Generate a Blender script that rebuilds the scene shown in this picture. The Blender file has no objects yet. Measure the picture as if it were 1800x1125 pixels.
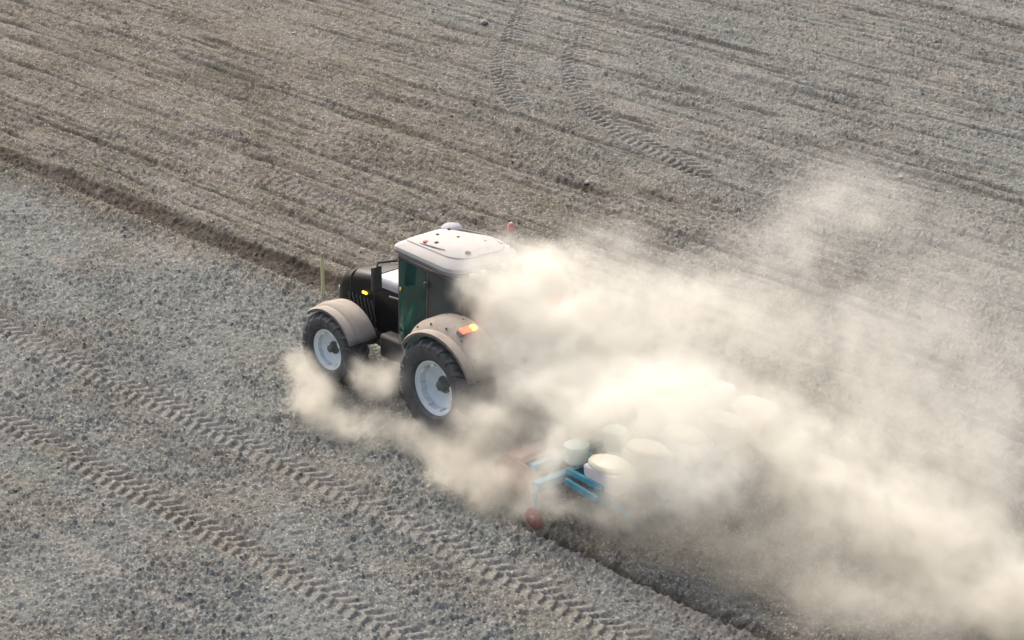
import bpy, math, random
import numpy as np
from mathutils import Vector, Matrix
R = math.radians
random.seed(7)
scene = bpy.context.scene
COL = scene.collection

# ---------------------------------------------------------------- camera
cam_d = bpy.data.cameras.new("camera")
cam_d.sensor_width = 36.0
cam_d.lens = 4480.0 / 1800.0 * 36.0
cam_d.clip_start = 0.5
cam_d.clip_end = 6000.0
cam = bpy.data.objects.new("camera", cam_d)
COL.objects.link(cam)
CAMP = Vector((31.65, -29.07, 18.5))
PIT, YAW = R(21.2), R(43.1)
v2 = Vector((-math.cos(YAW), math.sin(YAW)))
fwd = Vector((v2.x * math.cos(PIT), v2.y * math.cos(PIT), -math.sin(PIT)))
cam.location = CAMP
cam.rotation_euler = fwd.to_track_quat('-Z', 'Y').to_euler()
scene.camera = cam

# ---------------------------------------------------------------- sky, sun, exposure
# hazy daylight: the sun is beyond the tractor, a little to the left of the view
SUN_EL = R(48.0)
saz = Vector((v2.x * math.cos(R(25)) - v2.y * math.sin(R(25)), v2.x * math.sin(R(25)) + v2.y * math.cos(R(25))))
sun_dir = Vector((saz.x * math.cos(SUN_EL), saz.y * math.cos(SUN_EL), math.sin(SUN_EL)))
world = bpy.data.worlds.new("World")
scene.world = world
world.use_nodes = True
wn = world.node_tree
bg = wn.nodes["Background"]
sky = wn.nodes.new("ShaderNodeTexSky")
sky.sky_type = 'NISHITA'
sky.sun_disc = False
sky.sun_elevation = SUN_EL
sky.sun_rotation = math.atan2(saz.x, saz.y)
sky.air_density = 1.0
sky.dust_density = 8.0
sky.ozone_density = 1.0
bg.inputs["Strength"].default_value = 0.15
wn.links.new(sky.outputs[0], bg.inputs["Color"])
sl = bpy.data.lights.new("sun", 'SUN')
sl.energy = 0.65
sl.angle = R(45)
sl.color = (1.0, 0.97, 0.92)
so = bpy.data.objects.new("sun", sl)
COL.objects.link(so)
so.rotation_euler = (-sun_dir).to_track_quat('-Z', 'Y').to_euler()
so.location = (0, 0, 40)

scene.view_settings.view_transform = 'Standard'
scene.view_settings.look = 'None'
scene.view_settings.exposure = 0.92
scene.view_settings.gamma = 1.0
scene.view_settings.use_curve_mapping = False
cy = scene.cycles
cy.use_denoising = True
cy.use_adaptive_sampling = False
cy.sample_clamp_direct = 8.0
cy.max_bounces = 12
cy.diffuse_bounces = 3
cy.glossy_bounces = 3
cy.transmission_bounces = 6
cy.transparent_max_bounces = 16
cy.volume_bounces = 6
cy.volume_step_rate = 2.0
cy.volume_max_steps = 256
cy.sample_clamp_indirect = 3.0

# ---------------------------------------------------------------- helpers
def tag(o, label=None, cat=None, group=None, kind=None):
    if label: o["label"] = label
    if cat: o["category"] = cat
    if group: o["group"] = group
    if kind: o["kind"] = kind
    return o

def empty(name, loc=(0, 0, 0), rz=0.0, parent=None):
    o = bpy.data.objects.new(name, None)
    COL.objects.link(o)
    o.empty_display_size = 0.3
    o.location = loc
    o.rotation_euler = (0, 0, rz)
    if parent: o.parent = parent
    return o

def link(nt, a, b): nt.links.new(a, b)

def mat(name, col, rough=0.6, metal=0.0, dust=0.0, dustcol=(0.36, 0.31, 0.25), coat=0.0, bump=0.0, emit=None, estr=0.0, var=0.12, nscale=6.0):
    m = bpy.data.materials.new(name)
    m.use_nodes = True
    nt = m.node_tree
    p = nt.nodes["Principled BSDF"]
    p.inputs["Roughness"].default_value = rough
    p.inputs["Metallic"].default_value = metal
    p.inputs["Coat Weight"].default_value = coat
    tc = nt.nodes.new("ShaderNodeTexCoord")
    n1 = nt.nodes.new("ShaderNodeTexNoise")
    n1.inputs["Scale"].default_value = nscale
    n1.inputs["Detail"].default_value = 8
    n1.inputs["Roughness"].default_value = 0.65
    link(nt, tc.outputs["Object"], n1.inputs["Vector"])
    # small tonal variation of the surface itself
    r1 = nt.nodes.new("ShaderNodeMapRange")
    r1.inputs["From Min"].default_value = 0.3
    r1.inputs["From Max"].default_value = 0.7
    r1.inputs["To Min"].default_value = 1 - var
    r1.inputs["To Max"].default_value = 1 + var
    link(nt, n1.outputs["Fac"], r1.inputs["Value"])
    mul = nt.nodes.new("ShaderNodeMix"); mul.data_type = 'RGBA'; mul.blend_type = 'MULTIPLY'
    mul.inputs["Factor"].default_value = 1
    mul.inputs[6].default_value = (*col, 1)
    cmb = nt.nodes.new("ShaderNodeCombineColor")
    for k in range(3): link(nt, r1.outputs[0], cmb.inputs[k])
    link(nt, cmb.outputs[0], mul.inputs[7])
    out = mul.outputs[2]
    if dust > 0:
        n2 = nt.nodes.new("ShaderNodeTexNoise")
        n2.inputs["Scale"].default_value = nscale * 0.5
        n2.inputs["Detail"].default_value = 10
        n2.inputs["Roughness"].default_value = 0.7
        link(nt, tc.outputs["Object"], n2.inputs["Vector"])
        g = nt.nodes.new("ShaderNodeNewGeometry")
        sp = nt.nodes.new("ShaderNodeSeparateXYZ")
        link(nt, g.outputs["Normal"], sp.inputs[0])
        up = nt.nodes.new("ShaderNodeMapRange")        # dust settles on upward faces
        up.inputs["From Min"].default_value = -0.3
        up.inputs["From Max"].default_value = 1.0
        up.inputs["To Min"].default_value = dust * 0.35
        up.inputs["To Max"].default_value = dust
        link(nt, sp.outputs[2], up.inputs["Value"])
        nr = nt.nodes.new("ShaderNodeMapRange")
        nr.inputs["From Min"].default_value = 0.3
        nr.inputs["From Max"].default_value = 0.65
        nr.inputs["To Min"].default_value = 0.55
        nr.inputs["To Max"].default_value = 1.15
        link(nt, n2.outputs["Fac"], nr.inputs["Value"])
        mm = nt.nodes.new("ShaderNodeMath"); mm.operation = 'MULTIPLY'; mm.use_clamp = True
        link(nt, up.outputs[0], mm.inputs[0]); link(nt, nr.outputs[0], mm.inputs[1])
        mx = nt.nodes.new("ShaderNodeMix"); mx.data_type = 'RGBA'
        link(nt, mm.outputs[0], mx.inputs["Factor"])
        link(nt, out, mx.inputs[6]); mx.inputs[7].default_value = (*dustcol, 1)
        out = mx.outputs[2]
        rr = nt.nodes.new("ShaderNodeMapRange")
        rr.inputs["To Min"].default_value = rough
        rr.inputs["To Max"].default_value = 0.95
        link(nt, mm.outputs[0], rr.inputs["Value"])
        link(nt, rr.outputs[0], p.inputs["Roughness"])
    link(nt, out, p.inputs["Base Color"])
    if bump > 0:
        b = nt.nodes.new("ShaderNodeBump")
        b.inputs["Strength"].default_value = bump
        b.inputs["Distance"].default_value = 0.01
        link(nt, n1.outputs["Fac"], b.inputs["Height"])
        link(nt, b.outputs[0], p.inputs["Normal"])
    if emit:
        p.inputs["Emission Color"].default_value = (*emit, 1)
        p.inputs["Emission Strength"].default_value = estr
    return m

def glass_mat(name, tint, film):
    m = bpy.data.materials.new(name); m.use_nodes = True
    nt = m.node_tree; nt.nodes.clear()
    o = nt.nodes.new("ShaderNodeOutputMaterial")
    tr = nt.nodes.new("ShaderNodeBsdfTransparent"); tr.inputs[0].default_value = (*tint, 1)
    gl = nt.nodes.new("ShaderNodeBsdfGlossy"); gl.inputs["Roughness"].default_value = 0.06
    gl.inputs["Color"].default_value = (0.85, 0.95, 0.92, 1)
    df = nt.nodes.new("ShaderNodeBsdfDiffuse"); df.inputs[0].default_value = (*film, 1)
    fr = nt.nodes.new("ShaderNodeFresnel"); fr.inputs[0].default_value = 1.5
    ns = nt.nodes.new("ShaderNodeTexNoise"); ns.inputs["Scale"].default_value = 3; ns.inputs["Detail"].default_value = 8
    tc = nt.nodes.new("ShaderNodeTexCoord"); link(nt, tc.outputs["Object"], ns.inputs["Vector"])
    mr = nt.nodes.new("ShaderNodeMapRange"); mr.inputs["From Min"].default_value = .3; mr.inputs["From Max"].default_value = .7
    mr.inputs["To Min"].default_value = .15; mr.inputs["To Max"].default_value = .3
    link(nt, ns.outputs["Fac"], mr.inputs["Value"])
    a = nt.nodes.new("ShaderNodeMixShader"); b = nt.nodes.new("ShaderNodeMixShader")
    link(nt, mr.outputs[0], a.inputs[0]); link(nt, tr.outputs[0], a.inputs[1]); link(nt, df.outputs[0], a.inputs[2])
    link(nt, fr.outputs[0], b.inputs[0]); link(nt, a.outputs[0], b.inputs[1]); link(nt, gl.outputs[0], b.inputs[2])
    link(nt, b.outputs[0], o.inputs["Surface"])
    return m

class MB:
    """collects shapes; build() links them as ONE mesh object"""
    def __init__(s): s.v = []; s.f = []; s.mi = []; s.cur = 0
    def add(s, vs, fs):
        n = len(s.v); s.v += [tuple(q) for q in vs]
        for f in fs: s.f.append([n + i for i in f]); s.mi.append(s.cur)
        return s
    def box(s, c, size, rot=None):
        hx, hy, hz = size[0] / 2, size[1] / 2, size[2] / 2
        vs = [Vector((x * hx, y * hy, z * hz)) for x in (-1, 1) for y in (-1, 1) for z in (-1, 1)]
        if rot is not None: vs = [rot @ q for q in vs]
        vs = [q + Vector(c) for q in vs]
        return s.add(vs, [(0, 1, 3, 2), (4, 6, 7, 5), (0, 4, 5, 1), (2, 3, 7, 6), (0, 2, 6, 4), (1, 5, 7, 3)])
    def beam(s, a, b, w, h=None):
        a = Vector(a); b = Vector(b); h = h or w
        q = (b - a).to_track_quat('X', 'Z').to_matrix()
        return s.box((a + b) / 2, ((b - a).length, w, h), q)
    def tube(s, pts, r, n=10, closed=True):
        pts = [Vector(p) for p in pts]; rings = []
        for i, p in enumerate(pts):
            d = (pts[min(i + 1, len(pts) - 1)] - pts[max(i - 1, 0)]).normalized()
            q = d.to_track_quat('Z', 'Y').to_matrix()
            rr = r[i] if isinstance(r, (list, tuple)) else r
            rings.append([p + q @ Vector((rr * math.cos(2 * math.pi * k / n), rr * math.sin(2 * math.pi * k / n), 0)) for k in range(n)])
        return s.loft(rings)
    def loft(s, rings, caps=True, close=True):
        n = len(rings[0]); vs = [q for rg in rings for q in rg]; fs = []
        for i in range(len(rings) - 1):
            for k in range(n if close else n - 1):
                k2 = (k + 1) % n
                fs.append((i * n + k, i * n + k2, (i + 1) * n + k2, (i + 1) * n + k))
        if caps and close:
            fs.append(tuple(range(n))[::-1]); fs.append(tuple((len(rings) - 1) * n + k for k in range(n)))
        return s.add(vs, fs)
    def lathe(s, prof, c=(0, 0, 0), n=40, axis='Y', caps=True):
        """prof: list of (along axis, radius)"""
        rings = []
        for a, r in prof:
            rg = []
            for k in range(n):
                t = 2 * math.pi * k / n
                if axis == 'Y': q = (r * math.cos(t), a, r * math.sin(t))
                elif axis == 'X': q = (a, r * math.cos(t), r * math.sin(t))
                else: q = (r * math.cos(t), r * math.sin(t), a)
                rg.append((c[0] + q[0], c[1] + q[1], c[2] + q[2]))
            rings.append(rg)
        return s.loft(rings, caps=caps and prof[0] != prof[-1])
    def build(s, name, mats, parent=None, bevel=0.0, smooth=35, solid=0.0):
        me = bpy.data.meshes.new(name)
        me.from_pydata(s.v, [], s.f)
        if not isinstance(mats, (list, tuple)): mats = [mats]
        for m in mats: me.materials.append(m)
        me.polygons.foreach_set("material_index", s.mi)
        import bmesh
        b = bmesh.new(); b.from_mesh(me); bmesh.ops.recalc_face_normals(b, faces=b.faces); b.to_mesh(me); b.free()
        me.shade_smooth()
        me.set_sharp_from_angle(angle=R(smooth))
        o = bpy.data.objects.new(name, me); COL.objects.link(o)
        if parent: o.parent = parent
        if solid:
            md = o.modifiers.new("solid", 'SOLIDIFY'); md.thickness = solid; md.offset = 0
        if bevel:
            md = o.modifiers.new("bevel", 'BEVEL'); md.width = bevel; md.segments = 2; md.limit_method = 'ANGLE'; md.angle_limit = R(40)
        return o

def copy_tree(o, parent=None):
    c = o.copy(); COL.objects.link(c)
    if parent: c.parent = parent
    for ch in list(o.children): copy_tree(ch, c)
    return c

# ---------------------------------------------------------------- numpy noise
def h2(ix, iy, seed):
    a = (ix.astype(np.int64) * 374761393 + iy.astype(np.int64) * 668265263 + seed * 1442695041) & 0xFFFFFFFF
    a = ((a ^ (a >> 13)) * 1274126177) & 0xFFFFFFFF
    a = ((a ^ (a >> 16)) * 2246822519) & 0xFFFFFFFF
    a = a ^ (a >> 15)
    return (a & 0xFFFFFF).astype(np.float32) / np.float32(0xFFFFFF)

def vnoise(x, y, seed=0):
    ix = np.floor(x); iy = np.floor(y)
    fx = (x - ix).astype(np.float32); fy = (y - iy).astype(np.float32)
    fx = fx * fx * (3 - 2 * fx); fy = fy * fy * (3 - 2 * fy)
    a = h2(ix, iy, seed); b = h2(ix + 1, iy, seed); c = h2(ix, iy + 1, seed); d = h2(ix + 1, iy + 1, seed)
    return (a + (b - a) * fx) * (1 - fy) + (c + (d - c) * fx) * fy

def fbm(x, y, seed=0, o=4):
    s = 0; a = 0.5; t = 0
    for i in range(o):
        s = s + a * vnoise(x * 2 ** i + 17.3 * i, y * 2 ** i - 9.1 * i, seed + i); t += a; a *= 0.55
    return s / t

def domes(x, y, cell, prob, seed):
    """rounded clods: one candidate per cell, random size; returns height in units of cell"""
    gx = x / cell; gy = y / cell
    ix = np.floor(gx); iy = np.floor(gy)
    out = np.zeros(x.shape, np.float32)
    for dx in (-1, 0, 1):
        for dy in (-1, 0, 1):
            cx = ix + dx; cy_ = iy + dy
            rnd = h2(cx, cy_, seed + 3)
            px = cx + 0.15 + 0.7 * h2(cx, cy_, seed); py = cy_ + 0.15 + 0.7 * h2(cx, cy_, seed + 1)
            rad = (0.25 + 0.55 * h2(cx, cy_, seed + 2))
            sx = 0.7 + 0.6 * h2(cx, cy_, seed + 4)
            d2 = (((gx - px) * sx) ** 2 + ((gy - py) / sx) ** 2) / rad ** 2
            hh = np.sqrt(np.clip(1 - d2, 0, 1)) * rad * (rnd < prob)
            out = np.maximum(out, hh.astype(np.float32))
    return out

def sstep(a, b, x):
    t = np.clip((x - a) / (b - a), 0, 1)
    return t * t * (3 - 2 * t)

def band(x, a, b, s): return sstep(a - s, a + s, x) * (1 - sstep(b - s, b + s, x))

C1 = [(-26.5, 27.5), (-23.6, 24.0), (-21.51, 21.36), (-19.42, 18.83), (-17.44, 16.55), (-15.3, 14.77), (-13.49, 13.67)]
C2 = [(-25.0, 29.2), (-22.0, 25.4), (-19.66, 22.36), (-17.99, 20.36), (-16.54, 18.37), (-14.04, 16.12), (-11.98, 14.91), (-10.03, 14.15), (-8.2, 13.7), (-6.4, 13.0)]

def polydist(x, y, pts):
    pts = np.array(pts, float)
    t = np.linspace(0, len(pts) - 1, 60)
    i = np.clip(t.astype(int), 0, len(pts) - 2); f = (t - i)[:, None]
    p0 = pts[np.clip(i - 1, 0, None)]; p1 = pts[i]; p2 = pts[i + 1]; p3 = pts[np.clip(i + 2, None, len(pts) - 1)]
    P = 0.5 * ((2 * p1) + (p2 - p0) * f + (2 * p0 - 5 * p1 + 4 * p2 - p3) * f ** 2 + (3 * p1 - p0 - 3 * p2 + p3) * f ** 3)
    best = np.full(x.shape, 1e9); sd = np.zeros(x.shape); arc = np.zeros(x.shape); L = 0
    for a, b in zip(P[:-1], P[1:]):
        d = b - a; l = math.hypot(*d)
        if l < 1e-6: continue
        d = d / l
        u = (x - a[0]) * d[0] + (y - a[1]) * d[1]
        uc = np.clip(u, 0, l)
        dist = np.hypot(x - a[0] - uc * d[0], y - a[1] - uc * d[1])
        s = (x - a[0]) * (-d[1]) + (y - a[1]) * d[0]
        m = dist < best
        best[m] = dist[m]; sd[m] = s[m]; arc[m] = L + u[m]
        L += l
    return best, sd, arc, L

def lugs(u, s, w, pitch, slant, e0=.35, e1=.6):
    """chevron tyre print: u along, s across (signed). returns 0..1 groove mask"""
    side = s > 0
    ph = (u - slant * np.abs(s) + np.where(side, pitch * 0.5, 0)) / pitch
    f = np.abs((ph - np.floor(ph)) - 0.5) * 2
    bar = sstep(e0, e1, f)
    inner = sstep(0.0, 0.03, np.abs(s)) * (1 - sstep(w * 0.5 - 0.03, w * 0.5 + 0.02, np.abs(s)))
    return bar * inner

def ground_fields(x, y, fine):
    """height, brown (soil turned earth), moist (damp dark soil), pale (powdery compacted soil)"""
    wob = (fbm(x * 0.35, y * 0.1, 11, 3) - 0.5) * 0.22 + (fbm(x * 2.5, y * 2.5, 12, 2) - .5) * .035
    yy = y + wob
    h = (fbm(x * 0.12, y * 0.12, 5, 3) - 0.5) * 0.10
    upper = sstep(2.2, 2.6, yy)
    grey = 1 - upper
    tilled = band(yy, -2.75, 2.6, 0.05) * sstep(4.0, 4.6, x)
    # combing along the rows
    rows = fbm(x * 0.18, yy * 3.2, 21, 3) - 0.5
    rows2 = fbm(x * 0.5, yy * 7.0, 24, 3) - 0.5
    far = sstep(9, 20, y)
    h = h + upper * (rows * 0.20 * (1 - 0.4 * far) + rows2 * 0.10) + grey * (rows * 0.035)
    h = h + upper * ((fbm(x * 0.35, y * 15.0, 27, 2) - .5) * 0.035 + (fbm(x * 1.6, y * 8.0, 28, 2) - .5) * 0.05)
    # main furrow and its left ridge
    brk = fbm(x * 0.6, y * 0.6, 31, 3)
    h = h - 0.12 * band(yy + (brk - .5) * .14, 1.72, 2.42, 0.13)
    h = h + 0.07 * np.exp(-((yy - 1.45) / 0.16) ** 2) * (0.6 + 0.8 * brk)
    h = h - 0.08 * np.exp(-((yy - 1.08) / 0.09) ** 2) * sstep(0.42, 0.62, brk)
    moist = .35 * upper * sstep(.56, .74, fbm(x * .5, y * 1.6, 171, 4)) * (1 - sstep(10, 20, y))
    moist = moist + band(yy + (brk - .5) * .22, 1.72, 2.52, 0.10) * sstep(.15, .4, fbm(x * 2.2, y * 2.2, 37, 3) + .12)
    moist = moist * 0.95
    # slit cuts and shallow grooves
    cuts = [(3.14, 0.045, 0.08, 1.0, 0.1), (4.42, 0.13, 0.08, 0.6, 0.40), (6.42, 0.12, 0.08, 0.6, 0.45), (6.9, 0.05, 0.05, 0.5, 0.40),
            (7.6, 0.06, 0.05, 0.4, 0.45), (8.15, 0.10, 0.06, 0.6, 0.45), (9.2, 0.10, 0.06, 0.5, 0.45), (10.5, 0.16, 0.05, 0.5, 0.5), (9.75, 0.06, 0.05, 0.5, 0.45),
            (5.7, 0.06, 0.05, 0.4, 0.5), (12.1, 0.12, 0.06, 0.5, 0.5), (13.4, 0.10, 0.05, 0.5, 0.5), (15.2, 0.12, 0.05, 0.4, 0.52),
            (17.1, 0.16, 0.09, 0.7, 0.55), (18.2, 0.17, 0.09, 0.7, 0.42), (20.2, 0.12, 0.05, 0.4, 0.5), (22.3, 0.16, 0.08, 0.6, 0.45), (25.4, 0.18, 0.08, 0.6, 0.5),
            (28.0, 0.2, 0.08, 0.5, 0.5), (30.0, 0.25, 0.10, 0.8, 0.42), (-3.1, 0.10, 0.03, 0.1, 0.5)]
    rc = random.Random(42); yc = 3.5
    while yc < 36:                              # many fine parallel scratches left by earlier passes
        cuts.append((yc, rc.uniform(.025, .06) * (1 + yc / 40), rc.uniform(.025, .06) * (1 + yc / 60), rc.uniform(.15, .6), rc.uniform(.36, .5)))
        yc += rc.uniform(.22, .62)
    for k, (yc, w, dep, mo, thr) in enumerate(cuts):
        near = np.abs(yy - yc) < w * 3.0
        if not near.any(): continue
        xn = x[near]
        g = np.exp(-((yy[near] - yc) / w) ** 2)
        pres = sstep(thr - 0.06, thr + 0.1, fbm(xn * 0.22 + 31 * k, xn * 0 + k, 50 + k, 3))
        h[near] -= dep * 1.3 * g * pres
        moist[near] = np.maximum(moist[near], mo * g * pres)
    # boundary cut left of the planter
    g = np.exp(-((yy + 2.78) / 0.13) ** 2) * sstep(3.6, 4.3, x)
    h = h - 0.14 * g; moist = np.maximum(moist, 0.9 * g)
    h = h + 0.06 * np.exp(-((yy + 3.02) / 0.12) ** 2) * sstep(3.6, 4.3, x)
    # dark burnt-looking spots
    for (sx, sy, ax, ay, m) in [(-8.1, 10.5, 1.0, .28, .95), (-6.6, 11.3, .8, .3, .6), (-20.1, 17.05, 0.9, .22, .9), (-14.0, 6.5, 1.6, .2, .6), (-9.4, 6.35, 1.2, .22, .6), (-5.2, 2.9, .8, .3, .3)]:
        g = np.exp(-(((x - sx) / ax) ** 2 + ((y - sy) / ay) ** 2) ** 1.5)
        h = h - 0.06 * g * m; moist = np.maximum(moist, g * m)
    # straight tyre tracks
    pale = np.zeros(x.shape, np.float32)
    brown = upper * (1 - 0.75 * sstep(7.0, 17.0, y + 0.35 * (x + 8))) * 0.95
    for yc, w, pitch, dep, st in ((-4.22, 0.58, 0.27, 0.068, 1.0), (-6.70, 0.58, 0.27, 0.068, 1.0), (5.5, 0.6, 0.27, 0.045, .9)):
        s = y - yc - (fbm(x * 0.12, x * 0 + yc, 61, 2) - .5) * .2
        inside = 1 - sstep(w / 2, w / 2 + 0.09, np.abs(s))
        q = .55 + .45 * sstep(.3, .55, fbm(x * .5, y * .5, 63, 3))
        h = h * (1 - .6 * inside * q * st) - inside * 0.012 * st
        h = h + 0.03 * np.exp(-((np.abs(s) - w / 2 - .1) / .07) ** 2) * st
        if fine is not None:
            h = h - dep * lugs(x + (fbm(x * 4, y * 4, 66, 2) - .5) * .06, s, w, pitch, 0.5, .4, .62) * fine * st * q
        pale = np.maximum(pale, inside * (.6 if yc < 0 else .35) * (0.5 + .9 * (q - .3)))
        if yc == -6.70: brown = np.maximum(brown, .3 * inside * band(x, -9, 3, 1.5) * sstep(.3, .6, fbm(x, y, 64, 2)) + .12 * inside)
    smooth = np.clip(pale * 1.25, 0, 1)
    # curved tracks
    m = (x < -6) & (y > 12) & (y < 32) & (x > -29)
    for C in (C1, C2):
        if m.any():
            d, s, u, L = polydist(x[m], y[m], C)
            w = 0.70
            inside = (1 - sstep(w / 2, w / 2 + .06, d)) * sstep(0, .3, u) * (1 - sstep(L - .9, L - .1, u))
            hm = h[m]
            hm = hm * (1 - .5 * inside) + .01 * inside
            if fine is not None:
                hm = hm - 0.085 * lugs(u, s, w, 0.30, 0.5, .45, .72) * inside * fine[m] * (.7 + .3 * sstep(.30, .5, fbm(x[m] * .9, y[m] * .9, 77, 2)))
            h[m] = hm
            pm = pale[m]; pale[m] = np.maximum(pm, inside * .3)
            smooth[m] = np.maximum(smooth[m], inside * .8)
    if fine is not None:
        soft = 1 - 0.8 * np.clip(smooth, 0, 1)
        big = domes(x, y, 0.24, 0.22, 101)
        mid = domes(x, y, 0.11, 0.45, 111)
        sml = domes(x, y, 0.055, 0.55, 121)
        patch = fbm(x * .55, y * .9, 131, 3)
        amp = (0.85 + .65 * sstep(.35, .7, patch)) * (1 - .15 * upper)
        h = h + fine * soft * amp * (big * 0.24 * .12 + mid * .11 * .42 + sml * .055 * .85)
        h = h + fine * soft * (fbm(x * 9, y * 9, 141, 4) - .5) * (0.075 - .03 * upper)
    tone = fbm(x * .5, y * 1.1, 151, 4)
    brown = np.clip(brown + (tone - .5) * .7 * (brown > .02) + .42 * sstep(.5, .72, fbm(x * .35, y * .8, 153, 4)) * grey + tilled * .5 + band(yy, 1.2, 1.8, .12) * .55 * grey, 0, 1)
    pale = np.clip(pale * .6 + .6 * sstep(.55, .8, fbm(x * .25, y * 1.6, 161, 4)), 0, 1)
    return h.astype(np.float32), brown.astype(np.float32), np.clip(moist, 0, 1).astype(np.float32), pale.astype(np.float32)

# ---------------------------------------------------------------- the field
def soil_material():
    m = bpy.data.materials.new("soil"); m.use_nodes = True
    nt = m.node_tree; p = nt.nodes["Principled BSDF"]
    p.inputs["Roughness"].default_value = 0.95
    p.inputs["Specular IOR Level"].default_value = 0.2
    def attr(n):
        a = nt.nodes.new("ShaderNodeAttribute"); a.attribute_name = n; return a.outputs["Fac"]
    def mix(f, a, b, bt='MIX'):
        x = nt.nodes.new("ShaderNodeMix"); x.data_type = 'RGBA'; x.blend_type = bt
        if isinstance(f, float): x.inputs["Factor"].default_value = f
        else: link(nt, f, x.inputs["Factor"])
        for i, q in ((6, a), (7, b)):
            if isinstance(q, tuple): x.inputs[i].default_value = (*q, 1)
            else: link(nt, q, x.inputs[i])
        return x.outputs[2]
    tc = nt.nodes.new("ShaderNodeTexCoord")
    def noise(sc, det=6, ro=.65, stretch=None):
        n = nt.nodes.new("ShaderNodeTexNoise"); n.inputs["Scale"].default_value = sc; n.inputs["Detail"].default_value = det; n.inputs["Roughness"].default_value = ro
        if stretch:
            mp = nt.nodes.new("ShaderNodeMapping"); mp.inputs["Scale"].default_value = stretch
            link(nt, tc.outputs["Object"], mp.inputs[0]); link(nt, mp.outputs[0], n.inputs["Vector"])
        else: link(nt, tc.outputs["Object"], n.inputs["Vector"])
        return n
    def ramp(s, a, b, lo=0., hi=1.):
        r = nt.nodes.new("ShaderNodeMapRange"); r.inputs["From Min"].default_value = a; r.inputs["From Max"].default_value = b
        r.inputs["To Min"].default_value = lo; r.inputs["To Max"].default_value = hi; link(nt, s, r.inputs["Value"]); return r.outputs[0]
    n_f = noise(26, 6, .75); n_m = noise(5, 6, .7); n_l = noise(.8, 5, .6); n_s = noise(1.2, 6, .65, (.35, 2.4, 1))
    grey = mix(ramp(n_m.outputs["Fac"], .35, .65), (.121, .127, .117), (.180, .187, .172))
    grey = mix(ramp(n_l.outputs["Fac"], .38, .62), grey, mix(.55, grey, (.150, .164, .153)))
    brown = mix(ramp(n_m.outputs["Fac"], .35, .65), (.106, .091, .074), (.186, .167, .141))
    brown = mix(ramp(n_l.outputs["Fac"], .40, .62, 0., .65), brown, (.112, .106, .070))
    c = mix(attr("brown"), grey, brown)
    c = mix(ramp(n_s.outputs["Fac"], .55, .75, 0., .5), c, (.225, .208, .18))
    pal = nt.nodes.new("ShaderNodeMath"); pal.operation = 'MULTIPLY'; pal.inputs[1].default_value = .6; link(nt, attr("pale"), pal.inputs[0])
    c = mix(pal.outputs[0], c, (.27, .25, .22))
    # single crumbs and specks of lighter and darker mineral
    v = nt.nodes.new("ShaderNodeTexVoronoi"); v.inputs["Scale"].default_value = 30; link(nt, tc.outputs["Object"], v.inputs["Vector"])
    sc_ = nt.nodes.new("ShaderNodeSeparateColor"); link(nt, v.outputs["Color"], sc_.inputs[0])
    c = mix(ramp(sc_.outputs[0], .84, .98, 0., .95), c, (.31, .305, .285))
    c = mix(ramp(sc_.outputs[1], .75, 1., 0., .7), c, mix(1.0, c, (.45, .43, .42), 'MULTIPLY'))
    mo = nt.nodes.new("ShaderNodeMath"); mo.operation = 'MULTIPLY'; link(nt, attr("moist"), mo.inputs[0]); link(nt, ramp(n_m.outputs["Fac"], .25, .6, .6, 1.), mo.inputs[1])
    c = mix(mo.outputs[0], c, (.048, .036, .026))
    f = mix(1.0, c, mix(ramp(n_f.outputs["Fac"], .3, .7), (.72, .72, .72), (1.25, 1.25, 1.25)), 'MULTIPLY')
    link(nt, f, p.inputs["Base Color"])
    b = nt.nodes.new("ShaderNodeBump"); b.inputs["Strength"].default_value = .9; b.inputs["Distance"].default_value = .02
    link(nt, n_f.outputs["Fac"], b.inputs["Height"]); link(nt, b.outputs[0], p.inputs["Normal"])
    return m
M_SOIL = soil_material()

def build_ground():
    az0 = math.atan2(v2.y, v2.x)
    half = R(15.0); NA = 1500
    fa = np.linspace(-half, half, NA)
    ea = np.concatenate([half + (math.pi - half) * np.linspace(0, 1, 42)[1:] ** 1.6])
    ang = np.concatenate([-(ea[:-1])[::-1], fa, ea]) + az0
    fr = np.exp(np.linspace(math.log(26.5), math.log(84.0), 1420))
    rad = np.concatenate([np.array([.05, 3, 8, 13, 17, 20, 22.5, 24.5, 25.6]), fr, 84.0 * np.exp(np.linspace(0, math.log(40), 46)[1:])])
    A, Rr = np.meshgrid(ang, rad)
    da = np.abs(A - az0)
    fine = (1 - sstep(half * .985, half, da)) * sstep(26.0, 27.0, Rr) * (1 - sstep(81, 84, Rr))
    x = (CAMP.x + Rr * np.cos(A)).ravel(); y = (CAMP.y + Rr * np.sin(A)).ravel()
    h, brown, moist, pale = ground_fields(x, y, fine.ravel())
    d = np.hypot(x, y)
    h = h * (1 - sstep(150, 600, d))
    nr, na = A.shape
    me = bpy.data.meshes.new("ground")
    me.vertices.add(nr * na)
    me.vertices.foreach_set("co", np.stack([x, y, h], 1).astype(np.float32).ravel())
    i = np.arange((nr - 1) * na); r_ = i // na; c_ = i % na; c2 = (c_ + 1) % na
    q = np.stack([r_ * na + c_, (r_ + 1) * na + c_, (r_ + 1) * na + c2, r_ * na + c2], 1).astype(np.int32)
    me.loops.add(q.size); me.polygons.add(len(q))
    me.loops.foreach_set("vertex_index", q.ravel())
    me.polygons.foreach_set("loop_start", np.arange(0, q.size, 4, dtype=np.int32))
    me.update(calc_edges=True)
    me.shade_smooth()
    for n, a in (("brown", brown), ("moist", moist), ("pale", pale)):
        at = me.attributes.new(n, 'FLOAT', 'POINT'); at.data.foreach_set("value", a)
    me.materials.append(M_SOIL)
    o = bpy.data.objects.new("ground", me); COL.objects.link(o)
    tag(o, kind='structure')
    return o
build_ground()

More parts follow.
